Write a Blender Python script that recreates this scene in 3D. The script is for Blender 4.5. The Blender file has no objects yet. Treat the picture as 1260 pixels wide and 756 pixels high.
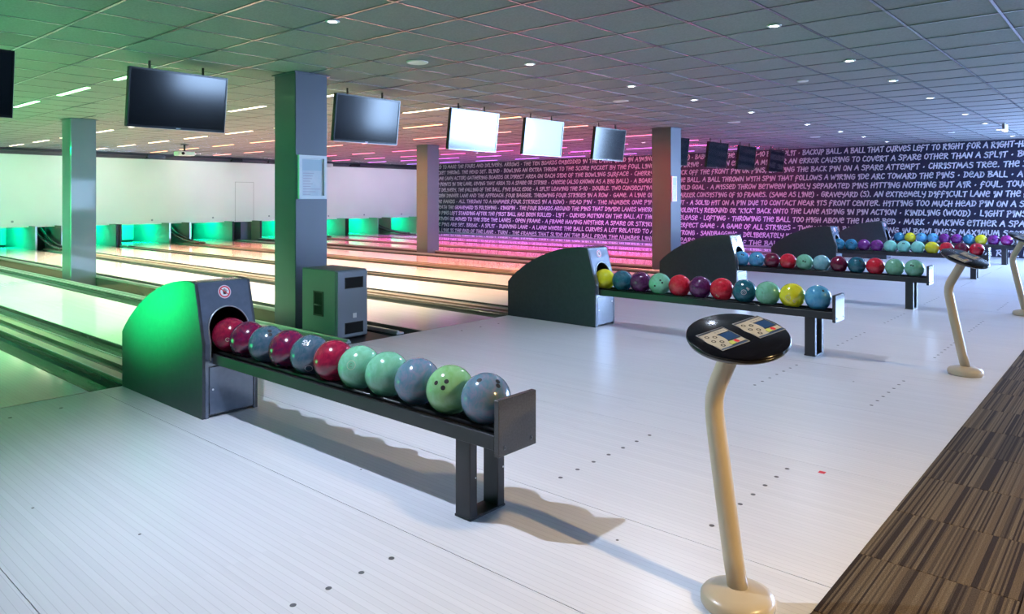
import bpy, math, random
from mathutils import Vector, Matrix
C = bpy.context.scene.collection
scene = bpy.context.scene
random.seed(7)
PI = math.pi
CAMH = 1.33
CEIL = 2.64
# ------------------------------------------------------------------ camera
cd = bpy.data.cameras.new('camera')
cam = bpy.data.objects.new('camera', cd); C.objects.link(cam)
cam.location = (0, 0, CAMH)
cam.rotation_euler = (PI/2, 0, -math.atan2(.7536, .6573))
cd.sensor_width = 36; cd.lens = 36*895/1260
cd.shift_y = -(378-244)/1260
cd.clip_start = .05; cd.clip_end = 200
scene.camera = cam
# ------------------------------------------------------------------ world, exposure
w = bpy.data.worlds.new('sky'); scene.world = w; w.use_nodes = True
bg = w.node_tree.nodes['Background']
bg.inputs[0].default_value = (.42, .64, 1, 1); bg.inputs[1].default_value = 30.0
vs = scene.view_settings
vs.view_transform = 'Standard'; vs.look = 'None'; vs.gamma = 1; vs.use_curve_mapping = False
vs.exposure = 0.22

# ------------------------------------------------------------------ lights
def lamp(kind, name, loc, power, col, aim=None, size=.1, sizey=None, spot=None, blend=.6, spread=None):
    l = bpy.data.lights.new(name, kind); l.energy = power; l.color = col
    if kind == 'AREA':
        l.shape = 'RECTANGLE'; l.size = size; l.size_y = sizey or size
        if spread: l.spread = math.radians(spread)
    else:
        l.shadow_soft_size = size
    if kind == 'SPOT':
        l.spot_size = math.radians(spot or 120); l.spot_blend = blend
    o = bpy.data.objects.new(name, l); C.objects.link(o); o.location = loc
    if aim is not None:
        o.rotation_euler = (Vector(aim)-Vector(loc)).to_track_quat('-Z', 'Y').to_euler()
    return o
COOL = (.70, .80, 1.0); WARM = (1.0, .68, .30)
PC = [2.245, 6.37, 9.78, 14.05, 17.45]            # centre line of each lane pair
LX = []
for c in PC: LX += [c-.925, c+.925]
# cool downlights over the approach, warm ones over the seating behind the camera
lamp('SPOT', 'downlight_lamp', (1.52, 3.15, 2.6), 265, COOL, (2.5, 2.6, 0), .03, spot=115, blend=.8)
for i, c in enumerate(PC[1:]):
    lamp('SPOT', 'downlight_lamp', (c-.70, 3.15, 2.6), 110, COOL, (c-.7, 3.15, 0), .06, spot=150, blend=.8)
for i, c in enumerate(PC):
    lamp('SPOT', 'seating_lamp', (c+.12, -1.6, 2.6), (430, 240, 110, 40, 30)[i], WARM, (c+.12, -.1, 0), .04, spot=88, blend=.8)
# daylight: sky light entering the big seating windows in the right wall
p = lamp('AREA', 'window_portal', (19.62, -3.57, 1.3), 1, (1, 1, 1), (0, -3.57, 1.3), 8.84, 2.44)
p.data.cycles.is_portal = True
# coloured lamps without fixtures, aimed at hood, ceiling, masking, columns and wall
lamp('SPOT', 'green_spot', (.80, 6.1, .52), 560, (.0, 1, .22), (2.06, 5.12, .70), .15, spot=38, blend=1)
lamp('AREA', 'green_fill', (-2.2, 10.5, .9), 300, (.03, 1, .25), (2.5, 15.5, 2.2), 2.5, 1.2, spread=110)  # unseen fills added to green the left ceiling and columns
lamp('AREA', 'green_fill', (-.6, 7.6, .15), 90, (.05, 1, .28), (1.2, 7.4, 2.64), 2.5, 1.5, spread=150)
for k, x in enumerate((1.5, 4.5, 7.5, 10.5, 13.5, 16.5, 18.8)):  # pale fill row added only to brighten the masking
    lamp('SPOT', 'masking_fill', (x, 20.3, 2.55), 52, [(.80, 1, .90), (.92, 1, .95), (1, .90, .90), (.98, .90, .98), (.95, .84, 1), (.92, .80, 1), (.9, .78, 1)][k], (x, 22.1, 1.3), .1, spot=130, blend=1)
lamp('SPOT', 'column_tint', (1.3, 12.3, 2.3), 260, (.0, 1, .22), (4.2, 13.4, 1.3), .08, spot=48, blend=1)  # lamps added to tint the left faces of the columns
lamp('SPOT', 'column_tint', (1.7, 6.5, 2.4), 70, (.0, 1, .22), (4.17, 6.85, 1.3), .08, spot=36, blend=1)
lamp('SPOT', 'column_tint', (9.3, 12.7, 2.4), 900, (1, .25, .06), (12.0, 13.4, 1.4), .08, spot=48, blend=1)
lamp('SPOT', 'column_tint', (9.4, 6.4, 2.4), 420, (1, .08, .07), (12.0, 6.8, 1.4), .08, spot=48, blend=1)
lamp('AREA', 'blue_fill', (17.2, -2.0, 1.4), 700, (.30, .48, 1), (13.5, 3.5, 2.9), 3, 1)  # unseen fill added to turn the far right ceiling bluer
lamp('SPOT', 'blue_spot', (16.5, 11.5, 2.5), 90, (.2, .1, 1), (19.5, 14.3, .5), .1, spot=45, blend=1)
lamp('SPOT', 'magenta_spot', (15.5, 13.5, 2.5), 330, (1, .03, .15), (19.5, 13.6, 1.0), .1, spot=110, blend=1)
lamp('SPOT', 'magenta_spot', (15.5, 8.8, 2.5), 230, (1, .03, .10), (19.5, 9.4, 1.0), .1, spot=110, blend=1)

# ------------------------------------------------------------------ materials
MATS = {}
def mat(name, col, rough=.5, metal=0, spec=.5, emit=None, est=0, coat=0, alpha=None):
    if name in MATS: return MATS[name]
    m = bpy.data.materials.new(name); m.use_nodes = True; MATS[name] = m
    b = m.node_tree.nodes['Principled BSDF']
    b.inputs['Base Color'].default_value = (*col, 1)
    b.inputs['Roughness'].default_value = rough
    b.inputs['Metallic'].default_value = metal
    b.inputs['Specular IOR Level'].default_value = spec
    b.inputs['Coat Weight'].default_value = coat
    b.inputs['Coat Roughness'].default_value = .05
    if emit:
        b.inputs['Emission Color'].default_value = (*emit, 1)
        b.inputs['Emission Strength'].default_value = est
    return m
def N(m, t, **kw):
    n = m.node_tree.nodes.new(t)
    for k, v in kw.items(): setattr(n, k, v)
    return n
def L(m, a, b): m.node_tree.links.new(a, b)
def noisy(name, c1, c2, scale, rough=.5, detail=3, stretch=(1, 1, 1), metal=0, spec=.5, coat=0, bump=0, distort=0, lo=.35, hi=.65):
    m = mat(name, c1, rough, metal, spec, coat=coat)
    b = m.node_tree.nodes['Principled BSDF']
    tc = N(m, 'ShaderNodeTexCoord'); mp = N(m, 'ShaderNodeMapping'); mp.inputs['Scale'].default_value = stretch
    nz = N(m, 'ShaderNodeTexNoise'); nz.inputs['Scale'].default_value = scale; nz.inputs['Detail'].default_value = detail
    nz.inputs['Distortion'].default_value = distort
    cr = N(m, 'ShaderNodeValToRGB')
    cr.color_ramp.elements[0].position = lo; cr.color_ramp.elements[1].position = hi
    cr.color_ramp.elements[0].color = (*c1, 1); cr.color_ramp.elements[1].color = (*c2, 1)
    L(m, tc.outputs['Object'], mp.inputs[0]); L(m, mp.outputs[0], nz.inputs['Vector'])
    L(m, nz.outputs['Fac'], cr.inputs[0]); L(m, cr.outputs[0], b.inputs['Base Color'])
    if bump:
        bp = N(m, 'ShaderNodeBump'); bp.inputs['Strength'].default_value = bump; bp.inputs['Distance'].default_value = .01
        L(m, nz.outputs['Fac'], bp.inputs['Height']); L(m, bp.outputs[0], b.inputs['Normal'])
    return m

def board_mat(name, c1, c2, line, pitch=.0274, rough=.22, lw=.05, coat=.3):
    """boards running along Y, told apart by thin joints printed on the laminate"""
    m = mat(name, c1, rough, coat=coat)
    b = m.node_tree.nodes['Principled BSDF']
    g = N(m, 'ShaderNodeNewGeometry'); sx = N(m, 'ShaderNodeSeparateXYZ'); L(m, g.outputs['Position'], sx.inputs[0])
    dv = N(m, 'ShaderNodeMath', operation='DIVIDE'); dv.inputs[1].default_value = pitch; L(m, sx.outputs['X'], dv.inputs[0])
    fr = N(m, 'ShaderNodeMath', operation='FRACT'); L(m, dv.outputs[0], fr.inputs[0])
    lt = N(m, 'ShaderNodeMath', operation='LESS_THAN'); lt.inputs[1].default_value = lw; L(m, fr.outputs[0], lt.inputs[0])
    fl = N(m, 'ShaderNodeMath', operation='FLOOR'); L(m, dv.outputs[0], fl.inputs[0])
    cb = N(m, 'ShaderNodeCombineXYZ'); L(m, fl.outputs[0], cb.inputs[0])
    dy = N(m, 'ShaderNodeMath', operation='MULTIPLY'); dy.inputs[1].default_value = .4; L(m, sx.outputs['Y'], dy.inputs[0])
    fy = N(m, 'ShaderNodeMath', operation='FLOOR'); L(m, dy.outputs[0], fy.inputs[0]); L(m, fy.outputs[0], cb.inputs[1])
    wn = N(m, 'ShaderNodeTexWhiteNoise'); L(m, cb.outputs[0], wn.inputs[0])
    nz = N(m, 'ShaderNodeTexNoise'); nz.inputs['Scale'].default_value = 1; nz.inputs['Detail'].default_value = 5
    mp = N(m, 'ShaderNodeMapping'); mp.inputs['Scale'].default_value = (60, 1.5, 1)
    L(m, g.outputs['Position'], mp.inputs[0]); L(m, mp.outputs[0], nz.inputs['Vector'])
    ad = N(m, 'ShaderNodeMath', operation='MULTIPLY_ADD'); L(m, wn.outputs['Value'], ad.inputs[0]); ad.inputs[1].default_value = .5
    L(m, nz.outputs['Fac'], ad.inputs[2])
    sb = N(m, 'ShaderNodeMath', operation='SUBTRACT'); L(m, ad.outputs[0], sb.inputs[0]); sb.inputs[1].default_value = .25; sb.use_clamp = True
    mx = N(m, 'ShaderNodeMix', data_type='RGBA'); mx.inputs['A'].default_value = (*c1, 1); mx.inputs['B'].default_value = (*c2, 1)
    L(m, sb.outputs[0], mx.inputs['Factor'])
    m2 = N(m, 'ShaderNodeMix', data_type='RGBA'); m2.inputs['B'].default_value = (*line, 1)
    L(m, lt.outputs[0], m2.inputs['Factor']); L(m, mx.outputs['Result'], m2.inputs['A'])
    L(m, m2.outputs['Result'], b.inputs['Base Color'])
    n2 = N(m, 'ShaderNodeTexNoise'); n2.inputs['Scale'].default_value = 1.3
    L(m, g.outputs['Position'], n2.inputs['Vector'])
    r = N(m, 'ShaderNodeMapRange'); r.inputs['To Min'].default_value = rough*.8; r.inputs['To Max'].default_value = rough*1.25
    L(m, n2.outputs['Fac'], r.inputs[0])
    return m

M_APP = board_mat('approach_laminate', (.74, .75, .80), (.66, .67, .72), (.54, .55, .59), pitch=.0287, rough=.30, lw=.06, coat=0)
M_LANE = board_mat('lane_laminate', (.80, .78, .74), (.72, .70, .66), (.60, .58, .54), pitch=.0274, rough=.12, lw=.05, coat=.5)
M_JOINT = mat('dark_joint', (.09, .09, .10), .7)
M_DARKGAP = mat('black_void', (.008, .008, .008), .9)
M_GUT = noisy('gutter_plastic', (.045, .05, .05), (.07, .075, .07), 4, rough=.18, stretch=(6, .5, 1))
M_CAP = noisy('capping_board', (.20, .165, .13), (.30, .25, .20), 2, rough=.28, stretch=(20, .6, 1))
M_RAIL = mat('rail_aluminium', (.42, .44, .46), .28, metal=.7)
M_STRIP = noisy('brown_strip_floor', (.10, .07, .045), (.15, .105, .07), 5, rough=.6, stretch=(8, 1, 1))
M_HOOD = noisy('hood_slate_laminate', (.036, .045, .056), (.042, .052, .064), 30, rough=.45, spec=.35)
M_HOODF = noisy('hood_front_slate', (.085, .11, .155), (.095, .12, .17), 30, rough=.16, spec=1.0, coat=1)
M_BLACK = mat('black_powder_coat', (.022, .022, .025), .35)
M_PLATE = noisy('charcoal_plate', (.045, .044, .046), (.06, .058, .060), 120, rough=.25, coat=.3)
M_TRAY = mat('black_rubber_tray', (.015, .015, .016), .3)
M_SCREW = mat('screw_steel', (.12, .12, .12), .35, metal=.8)
M_COL = noisy('column_grey_paint', (.062, .078, .11), (.07, .085, .118), 3, rough=.38, spec=.8, coat=.3)
M_WHITE = mat('white_plastic', (.8, .8, .8), .35)
M_FRAME = mat('white_frame', (.82, .84, .86), .4)
M_NAVY = noisy('navy_wall_paint', (.010, .010, .034), (.014, .013, .042), 2, rough=.5)
M_INK = mat('white_lettering', (.80, .78, .84), .6)
M_MASK = noisy('white_masking_panel', (.80, .79, .80), (.84, .83, .84), .7, rough=.5)
M_TILE = noisy('ceiling_tile', (.19, .20, .215), (.23, .24, .255), 60, rough=.8, bump=.15)
M_TBAR = mat('ceiling_tbar', (.42, .42, .45), .25, metal=.9)
M_TBARD = mat('ceiling_dark_bar', (.03, .035, .05), .5)
M_SCREEN = mat('tv_glass', (.006, .008, .012), .11, spec=.45)
M_BEZEL = mat('tv_bezel', (.012, .012, .014), .2)
M_CREAM = noisy('cream_console_pole', (.52, .44, .31), (.57, .49, .36), 6, rough=.3, coat=.3)
M_GLOSSK = mat('gloss_black_top', (.004, .004, .008), .16, spec=.35)
M_RIM = mat('dark_chrome_rim', (.10, .10, .10), .12, metal=.85)
M_PITBACK = mat('pit_curtain', (.55, .60, .58), .6)
M_KICK = mat('kickback_panel', (.20, .22, .22), .5)
M_DARK = mat('dark_machine', (.012, .014, .014), .5)
M_WALL = mat('plain_wall', (.22, .22, .24), .8)
M_RED = mat('print_red', (.65, .03, .05), .5)
M_BLUEP = mat('print_blue', (.02, .07, .22), .35)
M_CREAMP = mat('print_cream', (.50, .50, .46), .4)
M_GREENP = mat('print_green', (.50, .62, .15), .4)
M_GREYP = mat('print_grey', (.30, .32, .36), .4)
M_INKK = mat('print_black', (.02, .02, .02), .5)
M_PAPER = noisy('poster_paper', (.62, .68, .72), (.78, .78, .80), 6, rough=.5)

def carpet_mat():
    m = mat('carpet_stripes', (.2, .14, .08), .95, spec=.1)
    b = m.node_tree.nodes['Principled BSDF']
    tc = N(m, 'ShaderNodeTexCoord'); oi = N(m, 'ShaderNodeObjectInfo')
    sx = N(m, 'ShaderNodeSeparateXYZ'); L(m, tc.outputs['Object'], sx.inputs[0])
    dv = N(m, 'ShaderNodeMath', operation='MULTIPLY'); dv.inputs[1].default_value = 150; L(m, sx.outputs['Y'], dv.inputs[0])
    fl = N(m, 'ShaderNodeMath', operation='FLOOR'); L(m, dv.outputs[0], fl.inputs[0])
    rr = N(m, 'ShaderNodeMath', operation='MULTIPLY'); rr.inputs[1].default_value = 977; L(m, oi.outputs['Random'], rr.inputs[0])
    cb = N(m, 'ShaderNodeCombineXYZ'); L(m, fl.outputs[0], cb.inputs[0]); L(m, rr.outputs[0], cb.inputs[1])
    wn = N(m, 'ShaderNodeTexWhiteNoise'); L(m, cb.outputs[0], wn.inputs[0])
    cr = N(m, 'ShaderNodeValToRGB'); cr.color_ramp.interpolation = 'CONSTANT'
    e = cr.color_ramp.elements; e[0].color = (.045, .030, .019, 1); e[1].position = .30; e[1].color = (.16, .115, .068, 1)
    n = e.new(.6); n.color = (.10, .072, .045, 1); n = e.new(.8); n.color = (.20, .15, .092, 1)
    L(m, wn.outputs['Value'], cr.inputs[0])
    nz = N(m, 'ShaderNodeTexNoise'); nz.inputs['Scale'].default_value = 260; nz.inputs['Detail'].default_value = 2
    L(m, tc.outputs['Object'], nz.inputs['Vector'])
    mr = N(m, 'ShaderNodeMapRange'); mr.inputs['From Min'].default_value = .3; mr.inputs['From Max'].default_value = .7
    mr.inputs['To Min'].default_value = .40; mr.inputs['To Max'].default_value = 1.05; L(m, nz.outputs['Fac'], mr.inputs[0])
    mx = N(m, 'ShaderNodeVectorMath', operation='SCALE'); L(m, cr.outputs[0], mx.inputs[0]); L(m, mr.outputs[0], mx.inputs['Scale'])
    L(m, mx.outputs[0], b.inputs['Base Color'])
    bp = N(m, 'ShaderNodeBump'); bp.inputs['Strength'].default_value = .6; bp.inputs['Distance'].default_value = .004
    L(m, nz.outputs['Fac'], bp.inputs['Height']); L(m, bp.outputs[0], b.inputs['Normal'])
    return m
M_CARPET = carpet_mat()

# ------------------------------------------------------------------ mesh helpers
class MB:
    def __init__(s): s.v = []; s.f = []; s.sm = []
    def add(s, vs, fs, smooth=False):
        o = len(s.v); s.v += [tuple(v) for v in vs]; s.f += [tuple(i+o for i in f) for f in fs]; s.sm += [smooth]*len(fs); return s
    def box(s, x0, x1, y0, y1, z0, z1):
        return s.add([(x0,y0,z0),(x1,y0,z0),(x1,y1,z0),(x0,y1,z0),(x0,y0,z1),(x1,y0,z1),(x1,y1,z1),(x0,y1,z1)],
              [(0,3,2,1),(4,5,6,7),(0,1,5,4),(1,2,6,5),(2,3,7,6),(3,0,4,7)])
    def bbox(s, x0, x1, y0, y1, z0, z1, b=.004):
        """box with bevelled edges: eight corners cut to three points each"""
        vs = []; sg = ((0,0,0),(1,0,0),(1,1,0),(0,1,0),(0,0,1),(1,0,1),(1,1,1),(0,1,1))
        X = (x0, x1); Y = (y0, y1); Z = (z0, z1)
        for a, c, d in sg:
            x, y, z = X[a], Y[c], Z[d]; ix = b if a == 0 else -b; iy = b if c == 0 else -b; iz = b if d == 0 else -b
            vs += [(x, y+iy, z+iz), (x+ix, y, z+iz), (x+ix, y+iy, z)]
        P = lambda k, ax: 3*k+ax
        fs = [(P(0,2),P(3,2),P(2,2),P(1,2)), (P(4,2),P(5,2),P(6,2),P(7,2)), (P(0,1),P(1,1),P(5,1),P(4,1)),
              (P(1,0),P(2,0),P(6,0),P(5,0)), (P(2,1),P(3,1),P(7,1),P(6,1)), (P(3,0),P(0,0),P(4,0),P(7,0))]
        for k, (a, c, d) in enumerate(sg):
            t = (P(k,0), P(k,1), P(k,2)); fs.append(t if (a+c+d) % 2 == 1 else t[::-1])
        for i, j, ax in ((0,1,0),(1,2,1),(2,3,0),(3,0,1),(4,5,0),(5,6,1),(6,7,0),(7,4,1),(0,4,2),(1,5,2),(2,6,2),(3,7,2)):
            o = [q for q in (0, 1, 2) if q != ax]
            fs.append((P(i,o[0]),P(j,o[0]),P(j,o[1]),P(i,o[1])))
        return s.add(vs, fs)
    def disc(s, c, n, r, h=.002, seg=16):
        n = Vector(n).normalized(); a = n.orthogonal().normalized(); b = n.cross(a); c = Vector(c)
        bot = [c+(a*math.cos(t)+b*math.sin(t))*r for t in [2*PI*i/seg for i in range(seg)]]
        top = [p+n*h for p in bot]
        fs = [tuple(range(seg, 2*seg)), tuple(range(seg-1, -1, -1))]+[(i, (i+1) % seg, seg+(i+1) % seg, seg+i) for i in range(seg)]
        return s.add(bot+top, fs)
    def ring(s, c, n, r0, r1, h=.001, seg=20):
        n = Vector(n).normalized(); a = n.orthogonal().normalized(); b = n.cross(a); c = Vector(c)
        vs = []
        for r in (r0, r1):
            vs += [c+n*h+(a*math.cos(2*PI*i/seg)+b*math.sin(2*PI*i/seg))*r for i in range(seg)]
        return s.add(vs, [(i, (i+1) % seg, seg+(i+1) % seg, seg+i) for i in range(seg)])
    def lathe(s, prof, c=(0,0,0), seg=32, M=None, smooth=True):
        vs = []
        for r, z in prof:
            for i in range(seg):
                p = Vector((r*math.cos(2*PI*i/seg), r*math.sin(2*PI*i/seg), z))
                if M is not None: p = M @ p
                vs.append(p+Vector(c))
        fs = []
        for k in range(len(prof)-1):
            for i in range(seg):
                j = (i+1) % seg; fs.append((k*seg+i, k*seg+j, (k+1)*seg+j, (k+1)*seg+i))
        fs += [tuple(range(seg-1, -1, -1)), tuple(range((len(prof)-1)*seg, len(prof)*seg))]
        return s.add(vs, fs, smooth)
    def tube(s, pts, r, seg=12):
        pts = [Vector(p) for p in pts]; vs = []; ref = None
        rs = r if isinstance(r, (list, tuple)) else [r]*len(pts)
        for k, p in enumerate(pts):
            t = (pts[min(k+1, len(pts)-1)]-pts[max(k-1, 0)]).normalized()
            ref = t.orthogonal().normalized() if ref is None else (ref-t*ref.dot(t)).normalized()
            b = t.cross(ref)
            vs += [p+(ref*math.cos(2*PI*i/seg)+b*math.sin(2*PI*i/seg))*rs[k] for i in range(seg)]
        n = len(pts)
        fs = [(k*seg+i, k*seg+(i+1) % seg, (k+1)*seg+(i+1) % seg, (k+1)*seg+i) for k in range(n-1) for i in range(seg)]
        fs += [tuple(range(seg-1, -1, -1)), tuple(range((n-1)*seg, n*seg))]
        return s.add(vs, fs, True)
    def prism(s, poly, x0, x1):
        """poly of (y,z) extruded along x"""
        n = len(poly)
        vs = [(x0, y, z) for y, z in poly]+[(x1, y, z) for y, z in poly]
        return s.add(vs, [tuple(range(n)), tuple(range(2*n-1, n-1, -1))]+[(i, n+i, n+(i+1) % n, (i+1) % n) for i in range(n)])
    def extrude_y(s, poly, y0, y1, closed=True, smooth=False):
        n = len(poly); vs = [(x, y0, z) for x, z in poly]+[(x, y1, z) for x, z in poly]
        fs = [(i, (i+1) % n, n+(i+1) % n, n+i) for i in range(n if closed else n-1)]
        if closed: fs += [tuple(range(n-1, -1, -1)), tuple(range(n, 2*n))]
        return s.add(vs, fs, smooth)
    def mesh(s, name, m):
        me = bpy.data.meshes.new(name); me.from_pydata(s.v, [], s.f)
        me.polygons.foreach_set('use_smooth', s.sm)
        if m: me.materials.append(m)
        me.validate(); me.update()
        return me
    def build(s, name, m, parent=None, loc=(0, 0, 0)):
        o = bpy.data.objects.new(name, s.mesh(name, m)); C.objects.link(o); o.location = loc
        if parent is not None: o.parent = parent
        return o
def tag(o, label=None, cat=None, group=None, kind=None):
    if label: o['label'] = label
    if cat: o['category'] = cat
    if group: o['group'] = group
    if kind: o['kind'] = kind
    return o
def empty(name, loc=(0, 0, 0), **kw):
    o = bpy.data.objects.new(name, None); C.objects.link(o); o.location = loc; o.empty_display_size = .1
    return tag(o, **kw)
def inst(name, me, parent, loc=(0, 0, 0)):
    o = bpy.data.objects.new(name, me); C.objects.link(o); o.location = loc; o.parent = parent; return o
def copy_tree(o, parent=None):
    c = o.copy(); C.objects.link(c)
    if parent is not None: c.parent = parent
    for ch in list(o.children): copy_tree(ch, c)
    return c
ORD = ['first', 'second', 'third', 'fourth', 'fifth', 'sixth', 'seventh', 'eighth', 'ninth', 'tenth', 'eleventh', 'twelfth']

# ------------------------------------------------------------------ stroke lettering
GL = {
'A': (.78, [[(0,.05),(.42,.95),(.74,-.02)],[(.2,.38),(.66,.42)]]),
'B': (.72, [[(.12,.0),(.16,.95)],[(0,.9),(.5,.96),(.62,.75),(.2,.52),(.66,.42),(.68,.12),(.3,-.02),(.06,.06)]]),
'C': (.66, [[(.62,.86),(.3,.95),(.06,.6),(.1,.15),(.4,.0),(.66,.16)]]),
'D': (.74, [[(.14,.02),(.18,.92)],[(0,.92),(.5,.86),(.72,.5),(.5,.08),(.04,.0)]]),
'E': (.68, [[(.08,.5),(.6,.56),(.58,.86),(.3,.96),(.06,.7),(.08,.2),(.34,.0),(.62,.12)]]),
'F': (.66, [[(.62,.84),(.3,.98),(.1,.7),(.16,.1),(.04,-.22)],[(.0,.42),(.5,.48)]]),
'G': (.72, [[(.62,.88),(.3,.95),(.05,.6),(.1,.15),(.45,.0),(.68,.25),(.66,.5),(.36,.46)]]),
'H': (.74, [[(.1,-.06),(.14,.92)],[(.0,.44),(.72,.52)],[(.6,.96),(.62,.0)]]),
'I': (.46, [[(.42,.62),(.14,.56),(.1,.86),(.36,.92),(.4,.5),(.3,-.08)]]),
'J': (.6, [[(.5,.95),(.52,.1),(.28,-.1),(.02,.1)]]),
'K': (.68, [[(.1,-.02),(.14,.95)],[(.62,.92),(.14,.44),(.66,.0)]]),
'L': (.58, [[(.1,.98),(.1,.06),(.6,.0)]]),
'M': (.92, [[(.0,.0),(.2,.9),(.46,.25),(.68,.92),(.88,.0)]]),
'N': (.84, [[(.02,.0),(.14,.92),(.66,.02),(.76,1.0)]]),
'O': (.7, [[(.34,.96),(.06,.62),(.12,.14),(.42,.02),(.68,.4),(.56,.86),(.28,.96)]]),
'P': (.66, [[(.12,-.1),(.16,.92)],[(.0,.86),(.46,.96),(.62,.68),(.4,.44),(.1,.42)]]),
'Q': (.74, [[(.34,.96),(.06,.62),(.12,.14),(.42,.02),(.68,.4),(.56,.86),(.28,.96)],[(.4,.3),(.74,-.12)]]),
'R': (.72, [[(.12,-.04),(.16,.92)],[(.0,.86),(.46,.96),(.62,.7),(.22,.46),(.72,.0)]]),
'S': (.66, [[(.6,.88),(.26,.96),(.08,.7),(.56,.46),(.6,.14),(.3,.0),(.02,.14)]]),
'T': (.7, [[(.0,.86),(.7,.94)],[(.38,.9),(.34,.0)]]),
'U': (.72, [[(.06,.9),(.08,.3),(.34,.1),(.58,.3)],[(.62,.94),(.62,.1),(.44,-.14)]]),
'V': (.7, [[(.0,.9),(.34,.02),(.7,.94)]]),
'W': (.96, [[(.0,.9),(.2,.04),(.46,.7),(.66,.06),(.92,.96)]]),
'X': (.7, [[(.02,.92),(.68,.0)],[(.64,.94),(.04,.02)]]),
'Y': (.7, [[(.02,.92),(.1,.5),(.42,.42),(.6,.6)],[(.66,.94),(.58,.1),(.36,-.2)]]),
'Z': (.7, [[(.04,.88),(.64,.92),(.04,.04),(.68,.02)]]),
'0': (.7, [[(.34,.96),(.06,.62),(.12,.14),(.42,.02),(.68,.4),(.56,.86),(.28,.96)]]),
'1': (.4, [[(.02,.7),(.26,.96),(.24,.0)]]),
'2': (.64, [[(.04,.78),(.34,.96),(.58,.7),(.04,.02),(.64,.04)]]),
'3': (.62, [[(.04,.9),(.5,.9),(.28,.56),(.6,.3),(.34,.0),(.02,.1)]]),
'5': (.64, [[(.6,.94),(.12,.92),(.1,.55),(.5,.56),(.6,.2),(.3,.0),(.02,.1)]]),
'7': (.6, [[(.02,.9),(.6,.92),(.24,.0)]]),
'-': (.5, [[(.06,.46),(.46,.5)]]),
'.': (.34, [[(.12,.04),(.2,.14)]]),
'*': (.5, [[(.18,.3),(.28,.42)]]),
',': (.34, [[(.2,.14),(.1,-.14)]]),
"'": (.3, [[(.14,.96),(.1,.74)]]),
'"': (.4, [[(.1,.96),(.08,.74)],[(.28,.98),(.26,.76)]]),
'(': (.4, [[(.36,1.06),(.08,.7),(.08,.2),(.36,-.12)]]),
')': (.4, [[(.04,1.06),(.32,.7),(.32,.2),(.04,-.12)]]),
}
def layout(text, rnd=None):
    """returns (strokes, width) in cap-height units"""
    x = 0; out = []
    for ch in text:
        if ch == ' ': x += .42; continue
        wd, st = GL[ch]
        dy = rnd.uniform(-.05, .05) if rnd else 0
        for s in st: out.append([(x+a, b+dy) for a, b in s])
        x += wd+.12
    return out, x
def smooth_poly(p):
    if len(p) < 4: return p
    q = [p[0]]
    for a, b in zip(p[1:-1], p[2:]) : q += [(a[0]*.85+q[-1][0]*.15 if 0 else a[0], a[1])]
    return q+[p[-1]]
def ribbon(mb, pts, wd, fn):
    """flat brush stroke: one quad per segment, lengthened so that joins close"""
    for (ax, ay), (bx, by) in zip(pts[:-1], pts[1:]):
        dx, dy = bx-ax, by-ay; l = math.hypot(dx, dy) or 1e-6; dx /= l; dy /= l
        nx, ny = -dy*wd/2, dx*wd/2; ex, ey = dx*wd*.35, dy*wd*.35
        mb.add([fn(ax-ex+nx, ay-ey+ny), fn(ax-ex-nx, ay-ey-ny), fn(bx+ex-nx, by+ey-ny), fn(bx+ex+nx, by+ey+ny)], [(0, 1, 2, 3)])

# ------------------------------------------------------------------ room shell
XW = 19.55; YM = 22.1; CARPY = .81; FOUL = 5.46
fl = empty('floor', kind='structure')
MB().box(-4.6, XW, -9, 24.6, -.30, -.22).build('subfloor', M_STRIP, fl)
# approach panels, butt-jointed with dark joints between them
edges = [-4.6, -2.2, -.385]
for i, c in enumerate(PC):
    e = [c-1.485, c-.34, c+.34, c+1.475]
    if i == 0: e += [4.11]
    if i == 2: e += [11.9]
    edges += e
edges.append(XW)
g = .0016
for a, b in zip(edges[:-1], edges[1:]):
    MB().box(a+g, b-g, CARPY, FOUL, -.05, 0).build('approach_panel', M_APP, fl)
MB().box(-4.6, XW, CARPY, FOUL, -.22, -.05).build('approach_base', M_JOINT, fl)
MB().box(-4.6, XW, FOUL, FOUL+.012, -.22, -.002).build('foul_line_joint', M_JOINT, fl)
# carpet tiles
ct = MB().bbox(-.249, .249, -.249, .249, -.010, 0, .002).mesh('carpet_tile', M_CARPET)
for r in range(4):
    for k in range(30):
        x = .65+.5*k+(0, .22, .41, .13)[r]
        inst('carpet_tile', ct, fl, (x, CARPY-.25-.5*r, .004))
MB().box(-4.6, XW, -9, CARPY, -.22, -.006).build('carpet_field', M_CARPET, fl)
# approach dots and scuffs
dot = MB().disc((0, 0, 0), (0, 0, 1), .011, .0006, 12).mesh('approach_dot', mat('dot_grey', (.10, .10, .12), .5))
for i, x in enumerate(LX):
    for yy in (1.33, 2.10, 5.18):
        for k in range(-3, 4):
            if yy == 5.18 and k % 2: continue
            inst('approach_dot', dot, fl, (x+k*.137, yy, 0))
MB().box(3.63, 3.66, 1.17, 1.20, 0, .0006).build('floor_mark', M_RED, fl)
for (x, y) in ((2.2, 2.9), (3.4, 3.2), (1.2, 3.0), (1.0, 3.6), (5.6, 1.6), (2.4, 1.55)):
    MB().disc((x, y, 0), (0, 0, 1), .006, .0005, 8).build('scuff', M_JOINT, fl)

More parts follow.
